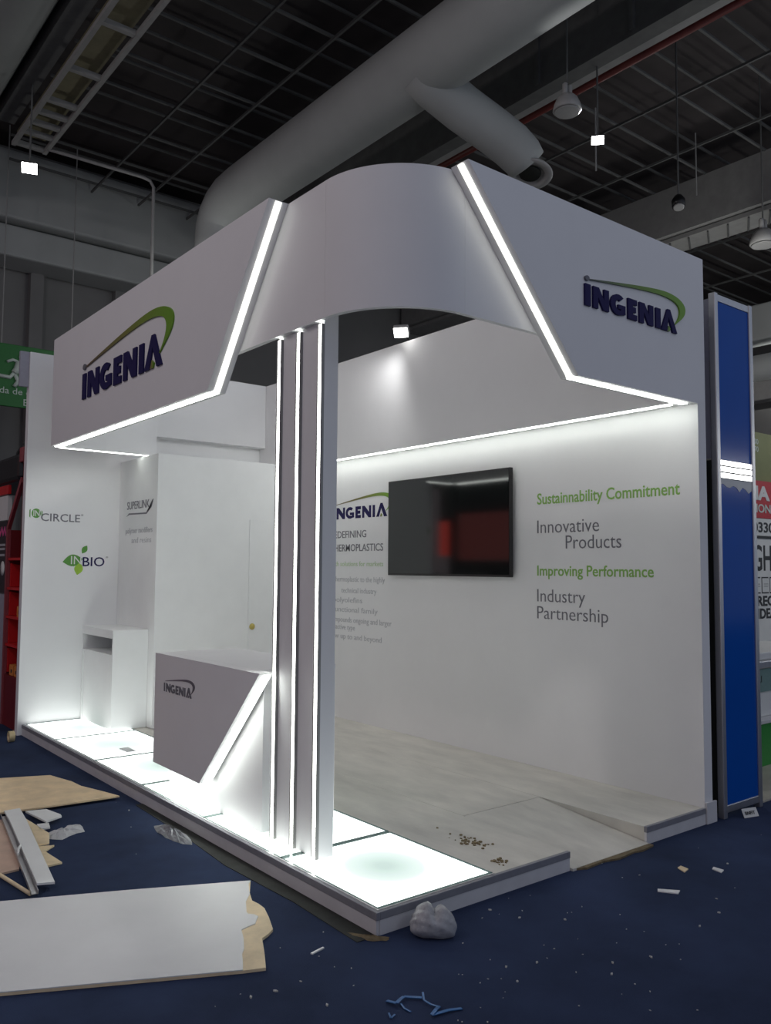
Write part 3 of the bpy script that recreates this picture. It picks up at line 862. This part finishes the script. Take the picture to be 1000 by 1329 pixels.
# red shelving unit behind the left wall
rk = thing('shelf_unit', 'red shelving unit with a sloped top just left of the end wall', 'shelf', (0.2, 5.55, 0))
MB().box(-0.012, 0.40, 5.285, 5.315, 0.0, 2.60).build('side_panel', red_frame, rk)
MB().prism([(5.76, 0.0), (5.80, 0.0), (5.83, 1.87), (5.40, 2.32), (5.38, 2.27), (5.785, 1.85)], 'x', -0.012, 0.02).build('sloped_frame', red_frame, rk)
MB().prism([(5.33, 0.48), (5.77, 0.48), (5.79, 1.83), (5.33, 2.28)], 'x', 0.37, 0.40).build('back_panel', dark_red, rk)
MB().box(0.0, 0.37, 5.315, 5.775, 0.0, 0.47).build('plinth', dark_red, rk)
for z in (0.75, 1.01, 1.28, 1.56):
    MB().box(0.0, 0.37, 5.316, 5.774, z - 0.012, z + 0.012).build('shelf_board', red_m, rk)
MB().box(0.021, 0.37, 5.775, 5.79, 0.47, 1.84).build('side_panel', dark_red, rk)
for z in (0.49, 0.765, 1.025, 1.295):
    MB().prism([(0.022, z), (0.365, z), (0.365, z + 0.20), (0.26, z + 0.235), (0.14, z + 0.20), (0.022, z + 0.225)], 'y', 5.745, 5.773).build('red_lining', red_m, rk)
for y, z, lab in ((5.40, 1.022, 'small orange pack on the middle shelf of the red unit'), (5.42, 0.472, 'orange pack standing on the bottom of the red unit, nearer the end wall'), (5.58, 0.472, 'orange pack standing on the bottom of the red unit, farther from the end wall')):
    p = thing('product_pack', lab, 'box', (0.06, y, z), 'orange packs in the red shelving unit')
    MB().box(0.01, 0.13, y - 0.055, y + 0.055, z, z + 0.10, 0.006).build('carton', orange_m, p)
    MB().box(0.007, 0.010, y - 0.04, y - 0.005, z + 0.03, z + 0.06).build('print', ink, p)
cn = thing('awning', 'black padded awning above the red bar at the left edge', 'awning', (0.3, 6.2, 2.27))
MB().box(-0.02, 0.6, 5.45, 7.4, 2.30, 2.56, 0.04).build('cover', black_plastic, cn)
MB().tube([(0.1, 5.47, 2.60), (0.1, 5.62, 2.64), (0.1, 5.8, 2.57)], 0.06, 10).build('loose_fold', black_plastic, cn)
MB().box(-0.02, 0.04, 5.34, 5.44, 2.46, 2.60, 0.01).build('red_bracket', red_frame, cn)
tag(MB().box(-0.015, 0.02, 5.82, 7.4, 2.19, 2.28, 0.006).build('crossbar', red_m), 'red crossbar under the black awning at the left edge', 'bar')
po = thing('poster_panel', 'dark poster panel with pink zigzag and white print at the left edge', 'poster', (0.05, 6.4, 0))
MB().box(0.0, 0.04, 5.86, 7.2, 1.23, 1.93).build('print', poster_dark, po)
MB().box(0.0, 0.04, 5.86, 7.2, 1.94, 2.18).build('white_header', paper_white, po)
MB().box(0.0, 0.04, 5.86, 7.2, 0.0, 1.22).build('grey_base', side_grey, po)
zg = MB()
zz = [(5.88 + 0.05*k, 1.83 + (0.03 if k % 2 else -0.03)) for k in range(24)]
zg.prism([(y, z + 0.02) for y, z in zz] + [(y, z - 0.02) for y, z in zz[::-1]], 'x', -0.004, 0.0)
zg.build('zigzag', pink_m, po)
for z in (1.70, 1.66, 1.60):
    MB().box(-0.003, 0.0, 5.90, 6.8, z - 0.012, z + 0.010).build('print_line', vinyl_pale, po)
MB().lathe([(0.0, 0), (0.07, 0), (0.07, 0.003), (0.0, 0.003)], (0.0, 5.96, 1.47), XM, 20).build('print_spot', paper_white, po)

# across the aisle, seen only as reflections in the television and the blue panel
red_glow = emit('glowing_red_board', (1.0, 0.10, 0.06), 0.30)  # glow added to the red boards so the television reflects them
red_glow_strong = emit('glowing_red_strip', (1.0, 0.06, 0.03), 1.5)
rb = thing('red_booth', 'red stand across the aisle mirrored in the television screen', 'booth', (-6.3, 10.2, 0))
MB().box(-6.6, -6.3, 8.3, 11.2, 1.70, 2.75).build('glow_board', red_glow, rb)
MB().box(-6.6, -6.3, 8.3, 11.2, 2.75, 3.45).build('dark_graphic', poster_dark, rb)
MB().box(-6.6, -6.3, 11.42, 11.85, 1.80, 2.60).build('glow_strip', red_glow_strong, rb)
MB().box(-6.6, -6.3, 11.42, 11.85, 2.60, 3.45).build('upper_panel', dark_red, rb)
MB().box(-6.7, -6.2, 11.2, 11.42, 0.0, 3.45).build('post', black_plastic, rb)
MB().box(-6.3, -5.95, 8.0, 11.1, 0.9, 1.68, 0.02).build('counter', dark_panel, rb)
for a, b_, z0, z1 in ((9.9, 10.9, 1.0, 1.40), (9.0, 9.9, 1.0, 1.28), (11.45, 11.75, 1.15, 1.40), (11.45, 11.8, 1.0, 1.13)):
    MB().box(-5.94, -5.90, a, b_, z0, z1).build('white_front', paper_white, rb)
MB().box(-6.6, -5.7, 8.0, 12.4, 3.45, 3.9, 0.02).build('canopy', dark_panel, rb)
lh = thing('unseen_light_bar', 'unseen glowing white bar added across the aisle, mirrored in the blue panel', 'sign board', (13.5, -6.1, 3.3))
MB().box(10.8, 16.5, -6.2, -6.0, 3.30, 3.72, 0.01).build('light_box', lamp_glow_soft, lh)  # glowing bar added to put a bright streak on the blue panel
MB().box(10.8, 16.5, -6.25, -6.0, 3.0, 3.30).build('carrier', side_grey, lh)
for x in (10.9, 16.3):
    MB().box(x, x + 0.1, -6.2, -6.1, 0, 3.0).build('post', alu, lh)

# ================================================================== OFF-CUTS AND LITTER
def flat(pts, z0, z1, name, mt, parent=None):
    return MB().prism(pts, 'z', z0, z1).build(name, mt, parent)

A = thing('board_offcut', 'long white laminated board with a torn brown end lying in front', 'board', (-0.9, 0.7, 0))
flat([(-1.66, 0.595), (-1.335, 0.422), (-0.588, 0.05), (-0.509, 0.018), (-0.45, 0.13), (-0.395, 0.242), (-0.355, 0.262), (-0.316, 0.29), (-0.27, 0.40), (-0.236, 0.495), (-0.232, 0.55), (-0.237, 0.602), (-0.20, 0.69), (-0.128, 0.809), (-0.619, 1.042), (-1.128, 1.264), (-1.546, 1.449)], 0.002, 0.013, 'core', mdf_pale, A)
flat([(-1.66, 0.595), (-1.335, 0.422), (-0.588, 0.05), (-0.56, 0.10), (-0.527, 0.166), (-0.50, 0.20), (-0.457, 0.281), (-0.426, 0.356), (-0.392, 0.367), (-0.35, 0.375), (-0.323, 0.41), (-0.305, 0.43), (-0.308, 0.457), (-0.325, 0.48), (-0.322, 0.499), (-0.29, 0.56), (-0.267, 0.604), (-0.21, 0.671), (-0.155, 0.78), (-0.128, 0.809), (-0.619, 1.042), (-1.128, 1.264), (-1.546, 1.449)], 0.013, 0.0165, 'white_face', board_white, A)

tag(flat([(-1.038, 2.645), (-0.788, 2.645), (-0.50, 2.61), (-0.086, 2.579), (-0.14, 2.78), (-0.199, 2.973), (-0.21, 3.13), (-0.24, 3.25), (-0.274, 3.393), (-0.575, 3.511), (-0.833, 3.678), (-1.3, 3.8)], 0.016, 0.026, 'board_offcut', mdf),
    'large raw brown board offcut touching the platform edge at the left', 'board')
tag(flat([(-0.777, 2.60), (-0.689, 2.60), (-0.722, 2.344), (-0.891, 1.27), (-0.961, 1.30), (-0.799, 2.402)], 0.036, 0.046, 'board_strip', strip_white),
    'narrow white board strip lying over the pile of offcuts', 'board')
tag(flat([(-0.667, 2.56), (-0.556, 2.529), (-0.522, 2.37), (-0.527, 2.331), (-0.61, 2.29), (-0.63, 2.279)], 0.024, 0.034, 'board_offcut', strip_white),
    'short pale offcut poking out below the large brown board', 'board')
tag(flat([(-0.675, 2.30), (-0.615, 2.28), (-0.635, 2.19), (-0.69, 2.20)], 0.014, 0.022, 'board_offcut', strip_white),
    'tiny white offcut next to the crumpled paper', 'board')
tag(flat([(-0.70, 2.50), (-0.67, 2.085), (-0.72, 1.92), (-0.80, 1.93), (-0.80, 2.35)], 0.014, 0.022, 'board_offcut', mdf_pale),
    'upper tan offcut right of the white strip', 'board')
tag(flat([(-0.70, 1.90), (-0.769, 1.832), (-0.75, 1.61), (-0.86, 1.60), (-0.90, 1.80), (-0.82, 1.95)], 0.003, 0.012, 'board_offcut', mdf_pale),
    'lower tan offcut with a pointed corner right of the white strip', 'board')
tag(flat([(-0.86, 2.54), (-0.797, 2.55), (-0.935, 1.68), (-0.946, 1.644), (-1.036, 1.635), (-1.20, 1.66), (-1.15, 2.35)], 0.002, 0.012, 'board_offcut', pink_board),
    'pinkish brown board lying under the metal rails at the left edge', 'board')
tag(flat([(-1.02, 2.45), (-0.98, 2.47), (-1.02, 2.02), (-1.065, 2.03)], 0.013, 0.023, 'board_offcut', mdf_pale),
    'thin tan batten on the pinkish board at the left edge', 'board')
for dx, lab in ((0.0, 'grey metal rail beside the white strip, right one of the pair'), (-0.055, 'grey metal rail beside the white strip, left one of the pair')):
    b = MB()
    P0, P1 = Vector((-0.785 + dx, 2.58, 0.016)), Vector((-0.985 + dx + (0.02 if dx else 0), 1.25 if dx == 0 else 1.9, 0.016))
    dd = (P1 - P0).normalized()
    sd = Vector((-dd.y, dd.x, 0)) * 0.016
    h = Vector((0, 0, 0.018))
    prof = [-sd, sd, sd + h, sd * 0.8 + h, sd * 0.8 + Vector((0, 0, 0.003)), -sd * 0.8 + Vector((0, 0, 0.003)), -sd * 0.8 + h, -sd + h]
    b.solid([P0 + q_ for q_ in prof], P1 - P0)
    tag(b.build('metal_rail', alu), lab, 'rail', 'metal rails in the offcut pile')
tag(MB().tube([(-1.10, 1.66, 0.012), (-1.042, 1.613, 0.012), (-0.995, 1.28, 0.012)], 0.009, 8).build('wood_stick', mdf_pale),
    'thin grey stick at the left edge pointing at the front white board', 'stick')
tag(MB().tube([(-0.925, 1.75, 0.05), (-0.905, 1.82, 0.052), (-0.87, 1.90, 0.05)], [0.005, 0.007, 0.004], 6).build('paper_curl', strip_white),
    'little white curl of paper lying on the metal rails', 'paper')

def crumple(name, mt, outline, zmax, label, cat, seed, sub=3):
    """thin crumpled sheet: outline fanned to inner rings with random folds"""
    rnd = random.Random(seed)
    c = Vector((sum(p[0] for p in outline)/len(outline), sum(p[1] for p in outline)/len(outline)))
    mb = MB()
    pts = []
    n = len(outline)
    for i in range(n):
        a, b_ = Vector(outline[i]), Vector(outline[(i+1) % n])
        for k in range(3):
            q_ = a.lerp(b_, k/3)
            pts.append(q_ + Vector((rnd.uniform(-.006, .006), rnd.uniform(-.006, .006))))
    rings = []
    for r in range(sub + 1):
        f = 1 - r/(sub + 0.6)
        rings.append([mb.b.verts.new((c.x + (p.x-c.x)*f, c.y + (p.y-c.y)*f, 0.002 + (0 if r == 0 else zmax*(r/sub)**0.6*rnd.uniform(.35, 1.0)))) for p in pts])
    N_ = len(pts)
    for a, b_ in zip(rings, rings[1:]):
        for k in range(N_):
            mb.b.faces.new((a[k], a[(k+1) % N_], b_[(k+1) % N_], b_[k]))
    top = mb.b.verts.new((c.x, c.y, zmax * 0.7))
    for k in range(N_):
        mb.b.faces.new((rings[-1][k], rings[-1][(k+1) % N_], top))
    mb.b.faces.new([v_ for v_ in rings[0]][::-1])
    return tag(mb.build(name, mt), label, cat)

crumple('crumpled_paper', rag_m, [(-0.695, 2.125), (-0.628, 2.142), (-0.576, 2.173), (-0.506, 2.228), (-0.459, 2.211), (-0.486, 2.052), (-0.551, 2.05), (-0.632, 1.994), (-0.688, 2.053)], 0.03,
        'crumpled white paper on the carpet right of the offcut pile', 'paper', 3)
crumple('plastic_wrap', plastic_film, [(-0.135, 1.92), (-0.075, 1.90), (-0.09, 1.76), (-0.06, 1.60), (-0.105, 1.49), (-0.15, 1.55), (-0.165, 1.68), (-0.165, 1.80)], 0.045,
        'strip of clear plastic wrap lying along the platform edge below the counter', 'plastic wrap', 5)
crumple('crumpled_rag', wood_edge, [(-0.085, 0.10), (-0.062, 0.062), (-0.012, -0.028), (0.03, -0.04), (0.005, -0.065), (-0.06, -0.01)], 0.012,
        'flat tan scrap of paper by the front corner of the platform', 'paper', 6)

# plastic bag: a lumpy ball with a notch
mb = MB()
bm_ = mb.b
bmesh.ops.create_icosphere(bm_, subdivisions=4, radius=1.0)
rnd = random.Random(11)
for v_ in bm_.verts:
    c = v_.co
    th = math.atan2(c.z, c.x)
    f = 1 + 0.07*math.sin(3*c.x + 2*c.z) + 0.06*math.sin(4*c.y + 3*c.x + 1) + 0.025*math.sin(11*c.z + 8*c.y + 5*c.x) + rnd.uniform(-.012, .012)
    f *= 1 - 0.42*math.exp(-((c.x - 0.12)**2)/0.02 - ((c.z - 1)**2)/0.22)
    v_.co = Vector((c.x*f*0.098, c.y*f*0.07, max(c.z*f*0.072, -0.05)))
    # align with the view-facing side of the platform edge
    q_ = v_.co
    a = math.radians(-38)
    v_.co = Vector((0.182 + q_.x*math.cos(a) - q_.y*math.sin(a), -0.135 + q_.x*math.sin(a) + q_.y*math.cos(a), q_.z + 0.053))
for f_ in bm_.faces:
    f_.smooth = rnd.random() > 0.25
tag(mb.build('plastic_bag', bag_m), 'crumpled cloudy plastic bag by the front corner of the platform', 'bag')

# blue strapping
def ribbon(path, w, label):
    b = MB()
    pts = [Vector(p) for p in path]
    for a, c in zip(pts, pts[1:]):
        d__ = (c - a)
        s_ = Vector((-d__.y, d__.x, 0)).normalized() * w / 2
        b.solid([a - s_, a + s_, c + s_, c - s_], (0, 0, 0.002))
    return tag(b.build('strapping_scrap', twine_m), label, 'strap', 'scraps of blue strapping')
ribbon([(-0.292, -0.430, 0.004), (-0.285, -0.475, 0.012), (-0.255, -0.462, 0.012), (-0.232, -0.452, 0.008), (-0.185, -0.492, 0.006)], 0.013, 'left scrap of blue strapping on the carpet, bent like a hook')
ribbon([(-0.268, -0.478, 0.006), (-0.275, -0.505, 0.003), (-0.272, -0.535, 0.003)], 0.007, 'short tail of blue strapping below the left scrap')
ribbon([(-0.172, -0.482, 0.016), (-0.195, -0.515, 0.010), (-0.19, -0.545, 0.006), (-0.175, -0.572, 0.004)], 0.007, 'thin curved blue strapping between the two larger scraps')
ribbon([(-0.175, -0.570, 0.004), (-0.205, -0.590, 0.014), (-0.235, -0.600, 0.008), (-0.165, -0.610, 0.006), (-0.12, -0.625, 0.003)], 0.013, 'right scrap of blue strapping on the carpet')
ribbon([(-0.335, -0.495, 0.003), (-0.350, -0.525, 0.003), (-0.325, -0.515, 0.003)], 0.006, 'small bent scrap of blue strapping at the bottom edge')

# tape ring
tr_ = thing('tape_roll', 'tan tape roll standing on the carpet left of the platform end', 'tape', (-0.155, 4.86, 0))
ring = MB()
for (r0, r1, hw, nm, mt_) in ((0.030, 0.045, 0.022, 'tape', tape_m), (0.026, 0.030, 0.023, 'core', mdf)):
    b = MB()
    seg = 28
    V4 = []
    for k in range(seg):
        a = 2*PI*k/seg
        V4.append([b.b.verts.new((-0.155 + hh, 4.86 + r*math.cos(a), 0.046 + r*math.sin(a))) for r, hh in ((r0, -hw), (r1, -hw), (r1, hw), (r0, hw))])
    for k in range(seg):
        p_, q_ = V4[k], V4[(k+1) % seg]
        for j in range(4):
            b.b.faces.new((p_[j], q_[j], q_[(j+1) % 4], p_[(j+1) % 4]))
    b.build(nm, mt_, tr_)

# scraps on the right
for pts, mt_, lab in (([(1.348, -0.416), (1.415, -0.491), (1.376, -0.507), (1.324, -0.432)], strip_white, 'white scrap of board on the carpet in front of the ramp'),
                      ([(1.711, -0.31), (1.703, -0.358), (1.649, -0.37), (1.675, -0.315)], mdf_pale, 'yellowish square scrap on the carpet near the ramp'),
                      ([(1.83, -0.42), (1.83, -0.475), (1.79, -0.485), (1.80, -0.43)], strip_white, 'small white scrap right of the yellowish square scrap'),
                      ([(-0.66, -0.02), (-0.58, 0.02), (-0.59, 0.03), (-0.668, -0.01)], strip_white, 'thin white sliver right of the torn board end')):
    if lab.startswith('thin white sliver'):
        pts = [(-0.30, 0.02), (-0.235, 0.035), (-0.235, 0.045), (-0.303, 0.03)]
    tag(flat(pts, 0.001, 0.006, 'scrap', mt_), lab, 'scrap')
tag(MB().box(0.30, 0.37, 3.44, 3.60, HP + 0.002, HP + 0.012, 0.002).build('metal_offcut', alu), 'small grey metal piece left on the lit floor panel', 'metal piece')

# crumbs on the carpet (uncountable)
ZONES = [(-1.9, -0.10, 0.0, 1.5), (-1.4, -0.42, 1.2, 2.65), (-1.4, -0.05, 2.55, 3.9), (0.05, 0.32, -0.25, 0), (-0.2, 0.05, 1.45, 1.95), (-0.72, -0.43, 1.95, 2.25), (-0.36, -0.1, -0.64, -0.4), (-0.25, -0.05, 4.7, 5.0), (-0.11, 0.05, -0.1, 0.12)]
TORN = [(-0.588, 0.05), (-0.509, 0.018), (-0.395, 0.242), (-0.236, 0.495), (-0.237, 0.602), (-0.128, 0.809)]
def inside(x, y):
    for k, (a, b_, c, d__) in enumerate(ZONES):
        if a < x < b_ and c < y < d__:
            if k == 0 and x > -0.5 + 0.47*y + 0.06:
                continue
            return True
    return False
cr = MB()
rnd = random.Random(5)
n = 0
while n < 150:
    x, y = rnd.uniform(-1.6, 2.6), rnd.uniform(-1.4, 3.0)
    if n % 3 == 0:
        x, y = rnd.uniform(-0.8, 0.9), rnd.uniform(-0.95, -0.05)
    if x > -0.03 and y > -0.03:
        continue
    if inside(x, y) : continue
    s = rnd.choice((0.0015, 0.002, 0.002, 0.0025, 0.003, 0.005))
    a = rnd.uniform(0, PI)
    e = rnd.uniform(1, 2.2)
    ux, uy = math.cos(a)*s*e, math.sin(a)*s*e
    vx, vy = -math.sin(a)*s, math.cos(a)*s
    cr.prism([(x-ux, y-uy), (x+vx*.8, y+vy*.8), (x+ux, y+uy), (x-vx, y-vy)], 'z', 0.0008, 0.0008 + s)
    n += 1
tag(cr.build('carpet_crumbs', crumb_m), 'pale crumbs and specks scattered over the navy carpet', 'litter', kind='stuff')
dt = MB()
for k in range(70):
    big = k < 50
    cx_, cy_ = (0.935, 0.42) if big else (0.845, 0.11)
    x, y = rnd.gauss(cx_, 0.03 if big else 0.018), rnd.gauss(cy_, 0.075 if big else 0.02)
    if y < 0.03: continue
    s = rnd.uniform(0.003, 0.011)
    a = rnd.uniform(0, PI)
    dt.prism([(x + s*math.cos(a + t)*rnd.uniform(.6, 1.2), y + s*math.sin(a + t)*rnd.uniform(.6, 1.2)) for t in (0, 1.3, 2.5, 3.7, 5)], 'z', HP + 0.0005, HP + 0.0005 + s*0.6)
tag(dt.build('deck_dirt', dirt_m), 'brown dirt crumbs scattered on the platform deck near its edge', 'dirt', kind='stuff')
